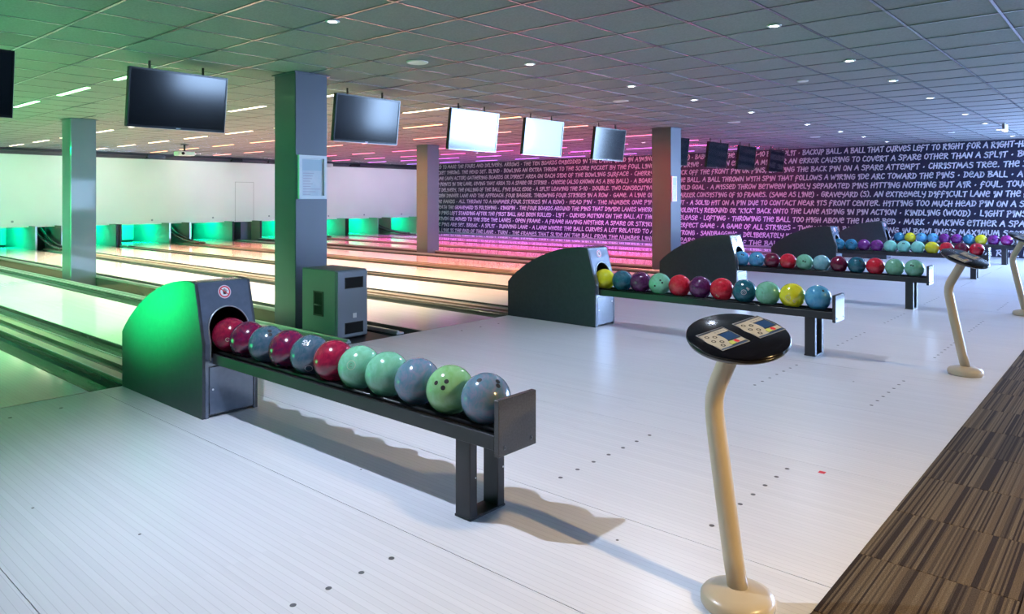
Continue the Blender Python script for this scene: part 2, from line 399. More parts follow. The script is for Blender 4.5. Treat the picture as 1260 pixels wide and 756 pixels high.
# walls
MB().box(-4.75, -4.6, -9, 24.6, -.3, 3).build('wall_left', M_WALL); bpy.data.objects['wall_left']['kind'] = 'structure'
o = MB().box(-4.75, XW+.2, 24.6, 24.75, -.3, 3).build('wall_far', M_WALL); tag(o, kind='structure')
bk = MB(); holes_ = [(10.3, 12.3, .80, 2.2), (17.9, 19.45, .1, 2.4)]; xs = -4.75
for x0, x1, z0, z1 in holes_:
    bk.box(xs, x0, -9.15, -9, -.3, 3).box(x0, x1, -9.15, -9, -.3, z0).box(x0, x1, -9.15, -9, z1, 3); xs = x1
bk.box(xs, XW+.2, -9.15, -9, -.3, 3)
o = bk.build('wall_back', M_WALL); tag(o, kind='structure')
for n_, (x0, x1, z0, z1) in enumerate(holes_):
    o = MB().box(x0, x0+.05, -9.12, -9.04, z0, z1).box(x1-.05, x1, -9.12, -9.04, z0, z1).box(x0, x1, -9.12, -9.04, z0, z0+.05).box(x0, x1, -9.12, -9.04, z1-.05, z1).build('window_%d' % (n_+7), M_FRAME); tag(o, kind='structure')
    p_ = lamp('AREA', 'window_portal', ((x0+x1)/2, -9.2, (z0+z1)/2), 1, (1, 1, 1), ((x0+x1)/2, 0, (z0+z1)/2), x1-x0, z1-z0); p_.data.cycles.is_portal = True
WR0 = .86
wr = MB().box(XW, XW+.2, WR0, 24.6, -.3, 3).build('wall_right', M_NAVY); tag(wr, kind='structure')
# window part of the right wall, beside the seating
ww = MB().box(XW, XW+.2, -9, WR0, -.3, .08).box(XW, XW+.2, -9, WR0, 2.52, 3).box(XW, XW+.2, -9, -8, .08, 2.52).build('wall_seating', M_WALL)
tag(ww, kind='structure')
for k in range(6):
    y0 = -8+k*(WR0+8)/6; y1 = y0+(WR0+8)/6
    o = MB().box(XW+.06, XW+.12, y0, y0+.05, .08, 2.52).box(XW+.06, XW+.12, y1-.05, y1, .08, 2.52)\
        .box(XW+.06, XW+.12, y0, y1, .08, .14).box(XW+.06, XW+.12, y0, y1, 2.46, 2.52).build('window_%d' % (k+1), M_FRAME)
    tag(o, kind='structure')
o = MB().box(XW-.012, XW, 5.5, YM, 0, .03).build('baseboard_right', M_RAIL); tag(o, kind='structure')

# lettering on the right wall: two runs per line, (text, y where it starts, y where it ends)
LINES = [
 ("PINS USED TO MAKE THE FOURS AND DELIVERY. ARROWS * THE TEN BOARDS EMBEDDED IN THE LANE, USED IN AIMING",
  "HARD) * BABY SPLIT. THE 2-7 OR 3-10 BED) SPLIT * BACKUP BALL. A BALL THAT CURVES LEFT TO RIGHT FOR A RIGHT-HANDER"),
 ("LEFT POCKET THROW). THE HEAD SET. BLIND * BOWLING AN EXTRA THROW TO THE SCORE POCKET BY THE FOUL LINE",
  "TO DRIVE * BLOW. AN ERROR * A MISS, OR AN ERROR CAUSING TO COVERT A SPARE OTHER THAN A SPLIT * BUCKET"),
 ("LINE. GAME (ANY ACTOR) GATHERING BOARDS OR DIRECT AREA ON EACH SIDE OF THE BOWLING SURFACE * CHERRY",
  "PICK OFF THE FRONT PIN OR PINS, LEAVING THE BACK PIN ON A SPARE ATTEMPT * CHRISTMAS TREE. THE 3-7-10"),
 ("AWARDED POINTS IN THE LANE, GIVING THAT AREA TO A SPARE OR STRIKE * CHEESE (ALSO KNOWN AS A BIG BALL) * A BOARD",
  "THE BALL. A BALL THROWN WITH SPIN THAT FOLLOWS A WIRING IDE ARC TOWARD THE PINS * DEAD BALL * A WEAK"),
 ("THE FIRST DELIVERY, THE FALLING OF THE BALL. FIVE BACK EDGE * A SPLIT LEAVING THE 5-10 * DOUBLE. TWO CONSECUTIVE",
  "FIELD GOAL * A MISSED THROW BETWEEN WIDELY SEPARATED PINS HITTING NOTHING BUT AIR * FOUL. TOUCHING"),
 ("THE CHICKEN DINNER LANE AND THE APPROACH. FOUR BAGGER. THROWING FOUR STRIKES IN A ROW * GAME. A LINE OR",
  "MARKER CONSISTING OF 10 FRAMES. (SAME AS LINE) * GRAVEYARD (S). AN EXTREMELY DIFFICULT LANE IN THE HOUSE"),
 ("THE SAME HANDS * ALL THROWN TO A HAMMER FOUR STRIKES IN A ROW) * HEAD PIN * THE NUMBER ONE PIN",
  "HIT * A SOLID HIT ON A PIN DUE TO CONTACT NEAR ITS FRONT CENTER. HITTING TOO MUCH HEAD PIN ON A STRIKE"),
 ("PINS BENEATH THE GRAVEYARD IS POLISHING * KINGPIN * THE FOUR BOARDS AROUND THE PINS THAT DIVIDE LANES WHERE",
  "VIOLENTLY REBOUND OR \"KICK\" BACK ONTO THE LANE AIDING IN PIN ACTION * KINDLING (WOOD) * LIGHT PINS ON A"),
 ("NOSE AND PINS LEFT STANDING AFTER THE FIRST BALL HAS BEEN ROLLED * LIFT * CURVED MOTION ON THE BALL AT THE",
  "RELEASE * LOFTING * THROWING THE BALL TOO HIGH ABOVE THE LANE BED * MARK * MAKING EITHER A SPARE OR"),
 ("PIN IS DRIVEN OR MOVED TO THE SIDE THE LANES * OPEN FRAME * A FRAME HAVING NEITHER A SPARE OR STRIKE",
  "PERFECT GAME * A GAME OF ALL STRIKES - TWELVE OF A ROW RESULTING IN BOWLING'S MAXIMUM SCORE 300"),
 ("UPON THE PINS ARE SET. BREAK * A SPLIT * RUNNING LANE * A LANE WHERE THE BALL CURVES A LOT RELATED TO A",
  "STRONG * SANDBAGGING * DELIBERATELY KEEPING AN AVERAGE LOW * A SCORE FROM THE ROD ON THE PROPER LANE"),
 ("THE FOUL LINE IS THE END OF THE LANE * TURN * THE FRAMES THAT SLIDE ON THE BALL FROM THE NUMBER LINE",
  "SPARE * THE SCORE OF THE BALLS AND THE LANE * A RAIL ON A ROW THE PIN TO A RVIL LANE"),
]
CAPH = .132; rr = random.Random(3)
for k, (la, lb) in enumerate(LINES):
    zc = 2.544-.2224*k; mb = MB()
    for txt, ys, ye in ((la, 21.6, 11.3), (lb, 10.55, 1.55)):
        st, wd = layout(txt, rr)
        sc = (ys-ye)/wd
        for s in st:
            if random.random() < 0: continue
            ribbon(mb, [(a*sc, (b-.5)*CAPH) for a, b in s], .025, lambda u, v, ys=ys: (XW-.003, ys-u-.12*v, max(zc+v, .002)))
    mb.build('lettering', M_INK, wr)

# ceiling: T-bar grid, tiles laid in it
ce = empty('ceiling', kind='structure')
MB().box(-4.6, XW, -9, 24.6, CEIL+.10, CEIL+.2).build('ceiling_slab', M_WALL, ce)
GX, GY = .14, .175
tb = MB()
nx0 = math.floor((-4.6-GX)/.6)+1; nx1 = math.floor((XW-GX)/.6)
ny0 = math.floor((-9-GY)/.6)+1; ny1 = math.floor((24.6-GY)/.6)
for i in range(nx0, nx1+1): x = GX+.6*i; tb.box(x-.009, x+.009, -9, 24.6, CEIL-.003, CEIL+.02)
for j in range(ny0, ny1+1): y = GY+.6*j; tb.box(-4.6, XW, y-.009, y+.009, CEIL-.002, CEIL+.019)
tb.build('ceiling_grid', M_TBAR, ce)
tl = MB().add([(-.291,-.291,0),(.291,-.291,0),(.291,.291,0),(-.291,.291,0),(-.285,-.285,-.004),(.285,-.285,-.004),(.285,.285,-.004),(-.285,.285,-.004)],
              [(4,7,6,5),(0,4,5,1),(1,5,6,2),(2,6,7,3),(3,7,4,0)]).mesh('ceiling_tile', M_TILE)
cells = []
for i in range(nx0-1, nx1+1):
    for j in range(ny0-1, ny1+1):
        x = GX+.6*i+.3; y = GY+.6*j+.3
        if not (-4.9 < x < XW+.2 and -9.2 < y < 24.8): continue
        dep = x*.7536+y*.6573; vis = False
        if dep > .5:
            u = 630+895*(x*.6573-y*.7536)/dep; v = 244-895*1.31/dep; vis = -60 < u < 1320 and v > -40
        cells.append((0 if vis else 1, math.hypot(x, y), x, y))
cells.sort(); rest = MB()
for n, (a, d, x, y) in enumerate(cells):
    if n < 300: inst('ceiling_tile', tl, ce, (x, y, CEIL+.006))
    else:
        x0 = max(x-.29, -4.6); x1 = min(x+.29, XW)
        rest.box(x0, x1, y-.29, y+.29, CEIL+.003, CEIL+.012)
o = rest.build('ceiling_tile', M_TILE, ce); tag(o, kind='stuff')

# ------------------------------------------------------------------ lanes
LANE_D = ['nearest bowling lane, left of the closest ball return hood, greenish', 'green lit bowling lane between the closest hood and the left column',
  'white lit bowling lane just beyond the green column and speaker', 'cream lit bowling lane left of the second ball return',
  'cream and pink lit bowling lane right behind the second hood', 'rosy lit bowling lane just before the brown column',
  'pink lit bowling lane just beyond the brown column', 'magenta lit bowling lane, third from the lettered wall',
  'purple lit bowling lane, second from the lettered wall', 'farthest bowling lane, right under the lettered wall']
LEND = 21.35
surf = MB().box(-.533, .533, FOUL+.014, 21.55, -.06, 0).mesh('lane_surface', M_LANE)
gp = [(-.122+.0, -.004), (-.118, -.004)]
prof = [(.110*math.cos(PI+PI*i/10), -.006+.088*math.sin(PI+PI*i/10)) for i in range(11)]
prof2 = prof+[(.115, -.001), (.115, -.11), (-.115, -.11), (-.115, -.001)]
gut = MB()
gut.extrude_y(prof2, FOUL+.014, 21.55)
gme = gut.mesh('gutter', M_GUT)
# smooth only the trough
arrow = MB().add([(-.016, 0, .0008), (.016, 0, .0008), (0, .15, .0008)], [(0, 1, 2)]).mesh('lane_arrow', mat('arrow_print', (.12, .10, .08), .4))
ldot = MB().disc((0, 0, 0), (0, 0, 1), .010, .0008, 8).mesh('lane_dot', mat('arrow_print', (0, 0, 0)))
for i, x in enumerate(LX):
    r = empty('bowling_lane', (x, 0, 0), label=LANE_D[i], cat='lane', group='bowling lanes')
    inst('lane_surface', surf, r)
    for s in (-1, 1): inst('gutter', gme, r, (s*.655, 0, 0))
    for k in range(-3, 4): inst('lane_arrow', arrow, r, (k*.137, FOUL+4.75-abs(k)*.28, 0))
    for k in (-4, -3, -2, 2, 3, 4): inst('lane_dot', ldot, r, (k*.1, FOUL+2.1, 0))
# pin pits and capping per pair
PAIR_D = ['closest', 'second', 'third', 'fourth', 'farthest']
for i, c in enumerate(PC):
    cp = empty('lane_capping', (c, 0, 0), label='dark ridged capping between the two lanes behind the %s ball return' % PAIR_D[i], cat='lane capping', group='cappings down the middle of the lane pairs')
    MB().box(-.148, -.052, FOUL+.014, 21.55, -.10, .014).build('capping_board', M_CAP, cp)
    MB().box(.052, .148, FOUL+.014, 21.55, -.10, .014).build('capping_board', M_CAP, cp)
    MB().box(-.052, .052, FOUL+.014, 21.55, -.10, -.012).build('capping_groove', M_GUT, cp)
    for s in (-1, 1): MB().box(s*.1415-.0055, s*.1415+.0055, FOUL+.014, 21.55, .014, .022).build('edge_trim', M_RAIL, cp)
    if i in (0, 2, 4):      # aisle side rails
        pass
def side_rail(x, d, lab):
    r = empty('division_rail', (x, 0, 0), label=lab, cat='rail', group='rails along the outer gutters')
    MB().box(-.045, .045, FOUL+.014, 21.55, -.22, .006).build('rail_body', M_CAP if 0 else M_GUT, r)
    MB().box(-.045, .045, FOUL+.014, 21.55, .006, .020).build('rail_cap', M_RAIL, r)
    MB().tube([(d*.02, FOUL+.02, .022), (d*.02, FOUL+.03, .024), (d*.02, 21.5, .024)], .020, 12).build('rail_tube', M_RAIL, r)
side_rail(PC[0]+1.75, 1, 'green lit rail beside the brown strip, nearer side of the left column')
side_rail(PC[1]-1.75, -1, 'grey rail with round end beside the speaker, beyond the left columns')
side_rail(PC[2]+1.75, 1, 'reddish rail just before the brown column')
side_rail(PC[3]-1.75, -1, 'rail just beyond the brown column')
side_rail(PC[4]+1.75, 1, 'rail at the foot of the lettered wall')
for n, (a, b) in enumerate(((PC[0], PC[1]), (PC[2], PC[3]))):
    o = MB().box(a+1.795, b-1.795, FOUL+.014, 22.6, -.20, -.13).build('sunken_strip', M_STRIP, fl)
for n, x in enumerate(((PC[1]+PC[2])/2, (PC[3]+PC[4])/2, PC[0]-1.72)):
    r = MB().box(x-.004, x+.004, FOUL+.014, 21.55, -.12, .012).build('division_strip', M_CAP)
    tag(r, 'thin divider strip between gutters of lanes %s' % ('behind second and third ball returns', 'behind fourth and farthest ball returns', 'left of the nearest lane')[n], 'divider')
MB().box(PC[4]+1.795, XW, FOUL+.014, 21.55, -.2, -.02).build('wall_strip', M_GUT, fl)
# dark platform under the speaker
pf = MB().bbox(PC[0]+1.80, PC[1]-1.80, FOUL+.012, 6.56, -.12, -.012, .006).build('speaker_platform', mat('black_platform', (.015, .014, .018), .45))
tag(pf, 'low black platform under the speaker in front of the green column', 'platform')

# masking wall with a dark header, over the open pits
mu = MB().box(-4.6, XW, YM, YM+.04, .565, 2.475).build('wall_masking', M_MASK); tag(mu, kind='structure')
hd = MB().box(-4.6, XW, YM-.03, YM+.3, 2.475, CEIL+.0).build('trim_1', M_TBARD); tag(hd, kind='structure')
MB().tube([(-4.5, YM-.10, 2.58), (XW-.1, YM-.10, 2.58)], .028, 8).build('header_pipe', M_TBARD, hd)
for (x, wd_) in ((9.0, .5), (11.6, .35), (12.9, .3), (16.2, .4)):
    MB().box(x, x+wd_, YM-.16, YM-.04, 2.50, 2.60).build('header_fitting', M_BEZEL, hd)
tr = MB().box(11.78, 11.79, YM-.003, YM, .565, 1.85).box(12.42, 12.43, YM-.003, YM, .565, 1.85).box(11.78, 12.43, YM-.003, YM, 1.845, 1.855)\
    .build('panel_seam', mat('seam_grey', (.35, .33, .34), .6), mu)
bolt = MB().disc((0, 0, 0), (0, -1, 0), .03, .01, 12).mesh('masking_mark', M_GREYP)
for u, v in ((15, 273), (187, 271), (262, 268), (331, 266), (404, 266), (448, 264.5), (494, 263.5)):
    dx = (u-630)/895; X = dx*.6573+.7536; Y = -dx*.7536+.6573; t = YM/Y
    inst('masking_mark', bolt, mu, (X*t, YM-.001, CAMH-(v-244)/895*t))

# pits
pitg = (0.0, .95, .42)
for i, c in enumerate(PC):
    r = empty('pin_pit', (c, 0, 0), label='open green lit pin pit under the masking, behind the %s pair of lanes' % PAIR_D[i], cat='pin pit', group='pin pits')
    for s in (-1, 1):
        MB().box(s*.30-.02, s*.30+.02, 21.6, 24.2, -.1, .60).build('kickback', M_KICK, r)
        MB().box(s*.30-.021, s*.30+.021, 21.57, 21.6, -.1, .60).build('kickback_edge', M_RAIL, r)
        MB().box(s*.925-.58, s*.925+.58, 21.56, 23.2, -.08, 0).build('pin_deck', M_LANE, r)
        MB().box(s*.925-.6, s*.925+.6, 24.1, 24.14, .02, .9).build('pit_curtain', M_PITBACK, r)
        MB().box(s*.925-.6, s*.925+.6, 23.2, 24.1, -.12, -.08).build('pit_floor', M_DARK, r)
        MB().box(s*1.66-.02, s*1.66+.02, 21.6, 24.2, -.1, .60).build('kickback', M_KICK, r)
        MB().box(s*1.66-.028, s*1.66+.028, 21.57, 21.6, -.1, .60).build('kickback_edge', M_DARK, r)
        lamp('AREA', 'pit_lamp', (c+s*.97, 22.9, .85), 75, pitg, (c+s*.97, 23.2, 0), 1.1, .5)
    MB().box(-.28, .28, 22.9, 23.0, -.1, .95).build('dark_panel', M_DARK, r)
    for dx in (-.09, .09):
        pts = [(dx, 22.85-2.6*t, .055+.58*(1-t)**2.2) for t in [k/12 for k in range(13)]]
        MB().tube(pts, .03, 8).build('ball_track', M_GUT, r)
    MB().tube([(0, 22.9-2.4*t, .055+.5*(1-t)**2.2) for t in [k/12 for k in range(13)]], .028, 8).build('ball_track', M_DARK, r)
    MB().box(-1.66, 1.66, 22.2, 22.9, .9, 1.0).build('machine_cover', M_DARK, r)
for n, (a, b) in enumerate(((PC[0], PC[1]), (PC[2], PC[3]))):
    o = MB().box(a+1.74, b-1.74, 22.62, 24.2, -.2, 1.0).build('machine_cabinet', M_DARK)
    tag(o, ('dark cabinet under the masking between pits, in line with the left columns', 'dark cabinet under the masking between pits, in line with the brown columns')[n], 'cabinet')

# ------------------------------------------------------------------ columns
def column(x, y, lab):
    r = empty('column', (x, y, 0), label=lab, cat='column')
    MB().bbox(0, .385, 0, .40, -.135, CEIL+.004, .006).build('shaft', M_COL, r)
    MB().box(-.02, .405, -.02, .42, CEIL-.016, CEIL-.004).build('collar_trim', M_COL, r)
    return r
c1 = column(4.17, 6.59, 'big square column behind the speaker, bright green on its left side, framed notice on front')
c2 = column(4.20, 13.2, 'square grey column near the left edge with a green left side')
c3 = column(12.0, 13.2, 'square column mid photo with a brown left side, standing before the lettered wall')
c4 = column(12.0, 6.59, 'square column with dark red left side and small notice, behind the second rack')
o = MB().bbox(12.0, 12.385, YM+.05, YM+.45, -.135, 1.0, .006).build('column', M_COL)
tag(o, 'stub of a grey column seen below the masking', 'column')
def notice(x0, x1, y, z0, z1, lab, t=.03):
    r = empty('framed_notice', ((x0+x1)/2, y, (z0+z1)/2), label=lab, cat='notice')
    w2 = (x1-x0)/2; h2 = (z1-z0)/2; f = .10*(x1-x0)
    MB().box(-w2, w2, -t, 0, h2-f, h2).box(-w2, w2, -t, 0, -h2, -h2+f).box(-w2, -w2+f, -t, 0, -h2+f, h2-f).box(w2-f, w2, -t, 0, -h2+f, h2-f).build('frame', M_FRAME, r)
    MB().box(-w2+f, w2-f, -t*.5, -.002, -h2+f, h2-f).build('sheet', M_PAPER, r)
    MB().box(-w2+f*1.3, w2-f*1.6, -t*.5-.001, -t*.5, h2*.30, h2-f*1.3).build('print', mat('poster_blue', (.50, .62, .68), .5), r)
    ln = MB(); rn = random.Random(5)
    for k in range(9):
        z = h2*.16-k*h2*.12
        ln.box(-w2+f*1.6, w2-f*(2+rn.random()*4), -t*.5-.001, -t*.5, z, z+h2*.03)
    ln.build('text_lines', mat('poster_grey', (.55, .50, .56), .5), r)
notice(4.195, 4.53, 6.588, 1.33-(245-244)*7.6/895, 1.33+(244-191)*7.55/895, 'white framed notice on the front of the big green column')
notice(12.02, 12.20, 6.588, 1.33-4*13.4/895, 1.33+27*13.4/895, 'small white notice on the front of the dark red column', .015)

# speaker
sp = empty('speaker', (4.24, 6.01, 0), label='large grey loudspeaker cabinet with green lit side, in front of the big column', cat='speaker')
MB().bbox(-.18, .18, -.27, .29, -.006, .645, .008).build('cabinet', mat('speaker_carpet_grey', (.19, .21, .24), .55), sp)
MB().bbox(-.172, .172, -.292, -.268, .008, .632, .004).build('baffle', mat('speaker_baffle', (.26, .29, .34), .45), sp)
for z0 in (.045, .475):
    MB().box(-.085, .115, -.296, -.29, z0, z0+.095).build('port', M_DARKGAP, sp)
    MB().box(-.092, .122, -.2945, -.2918, z0-.006, z0+.101).build('port_trim', M_RIM, sp)
MB().box(.00, .042, -.296, -.291, .185, .23).build('badge', M_WHITE, sp)
MB().box(-.186, -.178, -.06, .07, .21, .42).build('handle_cup', M_DARKGAP, sp)
MB().box(-.188, -.179, -.075, .085, .42, .434).box(-.188, -.179, -.075, .085, .196, .21).box(-.188, -.179, -.075, -.06, .2, .43).box(-.188, -.179, .07, .085, .2, .43).build('handle_frame', M_BLACK, sp)
MB().tube([(-.185, -.06, .30), (-.187, 0, .30), (-.185, .07, .30)], .008, 8).build('handle', M_BLACK, sp)

# ------------------------------------------------------------------ ball returns
BRX = .18
side_prof = [(4.266, 0), (4.266, .447), (4.365, .808), (4.41, .815), (4.49, .818), (4.643, .800), (4.76, .776), (4.874, .741), (5.0, .695), (5.121, .637), (5.23, .575),
             (5.326, .508), (5.41, .44), (FOUL, .389), (FOUL, 0)]
def make_return():
    r = empty('ball_return', (0, 0, 0))
    for s in (-1, 1):
        x0, x1 = sorted((s*BRX, s*(BRX-.018)))
        MB().prism(side_prof, x0, x1).build('hood_side', M_HOOD, r)
    top = MB(); pr = [(y, z-.004) for y, z in side_prof[2:-1]]; n = len(pr); wi = BRX-.018
    vs = [(x, y, z) for x in (-wi, wi) for y, z in pr]+[(x, y+.006, z-.016) for x in (-wi, wi) for y, z in pr]
    fs = [(i, i+1, n+i+1, n+i) for i in range(n-1)]+[(2*n+i, 3*n+i, 3*n+i+1, 2*n+i+1) for i in range(n-1)]
    fs += [(0, n, 3*n, 2*n), (n-1, 3*n-1, 4*n-1, 2*n-1)]
    top.add(vs, fs, True); top.build('hood_top', M_HOODF, r)
    # sloping front with the arched ball opening
    fy = lambda z: 4.262 if z <= .447 else 4.262+(z-.447)*.099/.361
    cx, cz, ra = 0, .528, .130
    inner = [(-ra, .345), (-ra, .447)]+[(ra*math.cos(PI-PI*k/20), cz+ra*math.sin(PI*k/20)) for k in range(21)]+[(ra, .447), (ra, .345)]
    outer = [(-wi, .345), (-wi, .447)]
    for k in range(21):
        a = PI-PI*k/20; dx, dz = math.cos(a), math.sin(a)
        t = min(wi/abs(dx) if abs(dx) > 1e-6 else 9, (.800-cz)/dz if dz > 1e-6 else 9); outer.append((t*dx, cz+t*dz))
    outer += [(wi, .447), (wi, .345)]
    # keep the two upper corners
    lo = [i for i in range(2, 23) if abs(outer[i][0]) >= wi-1e-4 and outer[i][0] < 0][-1]; outer[lo] = (-wi, .800)
    hi = [i for i in range(2, 23) if abs(outer[i][0]) >= wi-1e-4 and outer[i][0] > 0][0]; outer[hi] = (wi, .800)
    n = len(inner); vs = [(a, fy(b), b) for a, b in outer]+[(a, fy(b), b) for a, b in inner]
    vs += [(a, fy(b)+.012, b) for a, b in outer]+[(a, fy(b)+.012, b) for a, b in inner]
    fs = []
    for i in range(n-1):
        fs += [(i, n+i, n+i+1, i+1), (2*n+i, 2*n+i+1, 3*n+i+1, 3*n+i), (n+i, 3*n+i, 3*n+i+1, n+i+1)]
    ff = MB().add(vs, fs).build('hood_front', M_HOODF, r)
    lip = [(a*1.0, fy(b)-.002, b) for a, b in inner]
    MB().tube(lip, .0045, 6).build('opening_lip', M_RAIL, ff)
    # dark throat
    th = [(-ra*1.02, .335)]+[(ra*1.02*math.cos(PI-PI*k/16), cz+ra*1.02*math.sin(PI*k/16)) for k in range(17)]+[(ra*1.02, .335)]
    t = MB(); m_ = len(th)
    t.add([(x, 4.275 if z < .45 else 4.275+(z-.45)*.27, z) for x, z in th]+[(x, 4.95, z) for x, z in th], [(i, i+1, m_+i+1, m_+i) for i in range(m_)][:m_-1]+[tuple(range(m_, 2*m_))], True)
    t.build('throat', M_DARKGAP, r)
    # service door below the rack
    MB().box(-wi, wi, 4.278, 4.29, .01, .345).build('door_frame', M_BLACK, r)
    d = MB().bbox(-.135, .150, 4.262, 4.280, .02, .305, .003).build('service_door', M_HOODF, r)
    MB().box(-wi, -.142, 4.262, 4.282, 0, .36).box(.155, wi, 4.262, 4.282, 0, .36).box(-.142, .155, 4.262, 4.282, .312, .36).build('front_stile', M_HOODF, r)
    for z in (.12, .12):
        pass
    MB().disc((.125, 4.262, .24), (0, -1, 0), .006, .003, 10).build('lock', M_WHITE, d)
    MB().disc((-.115, 4.262, .17), (0, -1, 0), .006, .003, 10).build('lock', M_WHITE, d)
    # no-hands sticker on the sloping front
    nrm = Vector((0, -1, .274)).normalized(); sc = Vector((.0, fy(.745)-.001, .745))
    a = Vector((1, 0, 0)); b = nrm.cross(a)*-1
    if b.z < 0: b = -b
    st = empty('sticker'); st.parent = r
    MB().disc(sc, nrm, .042, .0015, 28).build('sticker_base', mat('sticker_pink', (.62, .52, .60), .4), st)
    MB().disc(sc+nrm*.0016, nrm, .033, .0004, 28).build('sticker_field', M_WHITE, st)
    MB().ring(sc, nrm, .028, .036, .0026, 28).build('sticker_ring', M_RED, st)
    hand = MB(); P = lambda u, v, h=.003: sc+a*u+b*v+nrm*h
    hand.add([P(-.010, -.016), P(.009, -.016), P(.012, .002), P(-.012, .002)], [(0, 1, 2, 3)])
    for u, l in ((-.010, .013), (-.0035, .018), (.003, .018), (.0095, .014)):
        hand.add([P(u-.0024, .001), P(u+.0024, .001), P(u+.002, .002+l), P(u-.002, .002+l)], [(0, 1, 2, 3)])
    hand.add([P(.009, -.010), P(.012, -.004), P(.021, .006), P(.018, .008)], [(0, 1, 2, 3)])
    hand.build('sticker_hand', M_INKK, st)
    MB().add([P(-.026, .018, .0034), P(-.022, .022, .0034), P(.026, -.018, .0034), P(.022, -.022, .0034)], [(0, 1, 2, 3)]).build('sticker_bar', M_RED, st)
    # rack
    for s in (-1, 1):
        x0, x1 = sorted((s*.1175, s*.1035))
        MB().bbox(x0, x1, 1.95, 4.262, .326, .386, .002).build('rack_rail', M_BLACK, r)
        MB().tube([(s*.070, 1.955, .3868), (s*.070, 4.9, .3868)], .010, 8).build('ball_rail', M_TRAY, r)
    MB().box(-.104, .104, 1.955, 4.9, .330, .342).build('tray', M_TRAY, r)
    ep = MB().bbox(-.1175, .1175, 1.925, 1.952, .302, .528, .003).build('end_plate', M_PLATE, r)
    for s in (-1, 1):
        MB().disc((s*.083, 1.925, .335), (0, -1, 0), .0085, .002, 14).build('screw', M_SCREW, ep)
        MB().disc((s*.083, 1.923, .335), (0, -1, 0), .004, .0006, 6).build('screw_socket', M_DARKGAP, ep)
    for s in (-1, 1):
        x0, x1 = sorted((s*.107, s*.063))
        MB().bbox(x0, x1, 2.094, 2.180, .008, .330, .003).build('leg', M_BLACK, r)
        MB().disc((s*.085+.012, 2.094, .17), (0, -1, 0), .004, .001, 8).build('screw', M_WHITE, r)
    MB().bbox(-.108, .108, 2.090, 2.184, 0, .010, .002).build('foot_plate', M_BLACK, r)
    return r
RET_L = ['closest black ball rack with the big green sided hood, left foreground', 'second ball return, dark hood with white front, middle of the photo',
         'third ball return, dark hood behind the second rack', 'fourth ball return, dark hood, third rack from the front column',
         'farthest ball return, small dark hood against the lettered wall']
RET_L[3] = 'fourth ball return from the camera, slate hood right before the farthest one'
proto = make_return(); rets = [proto]+[copy_tree(proto) for _ in PC[1:]]
for i, (r, c) in enumerate(zip(rets, PC)):
    r.location = (c, 0, 0); tag(r, RET_L[i], 'ball return', 'ball returns with racks')

# balls
def ball_mat(name, c1, c2, rough=.16, scale=17, distort=2.6):
    return noisy(name, c1, c2, scale, rough=rough, detail=4, distort=distort, coat=.45, lo=.36, hi=.66)
BM = {
 'dark red': ball_mat('ball_crimson', (.22, .006, .035), (.38, .014, .05)),
 'burgundy': ball_mat('ball_burgundy', (.20, .006, .045), (.07, .008, .05)),
 'slate teal': ball_mat('ball_slate', (.035, .10, .14), (.10, .13, .18)),
 'mint green': ball_mat('ball_mint', (.16, .44, .27), (.22, .54, .38), distort=1.5),
 'grey blue': ball_mat('ball_greyblue', (.10, .21, .29), (.20, .21, .30)),
 'apple green': ball_mat('ball_apple', (.20, .43, .16), (.26, .52, .26), distort=1.5),
 'yellow': ball_mat('ball_yellow', (.72, .66, .012), (.78, .72, .03), distort=.5),
 'dark teal': ball_mat('ball_teal', (.008, .085, .13), (.02, .15, .20)),
 'purple': ball_mat('ball_purple', (.075, .008, .06), (.14, .02, .12)),
 'red': ball_mat('ball_red', (.55, .006, .02), (.68, .02, .05)),
 'light blue': ball_mat('ball_lightblue', (.06, .30, .55), (.13, .42, .62), distort=.8),
 'maroon': ball_mat('ball_maroon', (.12, .006, .03), (.20, .012, .05)),
 'pale teal': ball_mat('ball_paleteal', (.16, .42, .46), (.26, .50, .54), distort=.8),
 'violet': ball_mat('ball_violet', (.13, .012, .17), (.22, .03, .28)),
 'aqua': ball_mat('ball_aqua', (.20, .62, .52), (.28, .70, .60), distort=.8),
 'plum': ball_mat('ball_plum', (.30, .02, .22), (.42, .05, .34)),
 'blue': ball_mat('ball_blue', (.015, .17, .32), (.04, .26, .42)),
}
RB = .1079
def sphere_mesh(name, m, seg=40, rings=20):
    mb = MB(); pr = []
    vs = [(0, 0, -RB)]; fs = []
    for k in range(1, rings):
        t = -PI/2+PI*k/rings
        vs += [(RB*math.cos(t)*math.cos(2*PI*i/seg), RB*math.cos(t)*math.sin(2*PI*i/seg), RB*math.sin(t)) for i in range(seg)]
    vs.append((0, 0, RB)); last = len(vs)-1
    for i in range(seg):
        fs.append((0, 1+(i+1) % seg, 1+i)); fs.append((last, last-seg+i, last-seg+(i+1) % seg))
    for k in range(rings-2):
        for i in range(seg): a = 1+k*seg; fs.append((a+i, a+(i+1) % seg, a+seg+(i+1) % seg, a+seg+i))
    return mb.add(vs, fs, True).mesh(name, m)
BME = {k: sphere_mesh('bowling_ball', m) for k, m in BM.items()}
M_HOLE = mat('finger_hole', (.006, .006, .008), .6)
def cap_on(mb, n, r, h=.0006):
    """a disc lying on the ball's surface, curved with it"""
    n = Vector(n).normalized(); a = n.orthogonal().normalized(); b = n.cross(a); R = RB+h
    vs = [n*R]; seg = 16
    for q in (.5, 1):
        for i in range(seg):
            d = n+(a*math.cos(2*PI*i/seg)+b*math.sin(2*PI*i/seg))*(r*q/RB); vs.append(d.normalized()*R)
    fs = [(0, 1+i, 1+(i+1) % seg) for i in range(seg)]+[(1+i, 1+seg+i, 1+seg+(i+1) % seg, 1+(i+1) % seg) for i in range(seg)]
    mb.add(vs, fs, True)
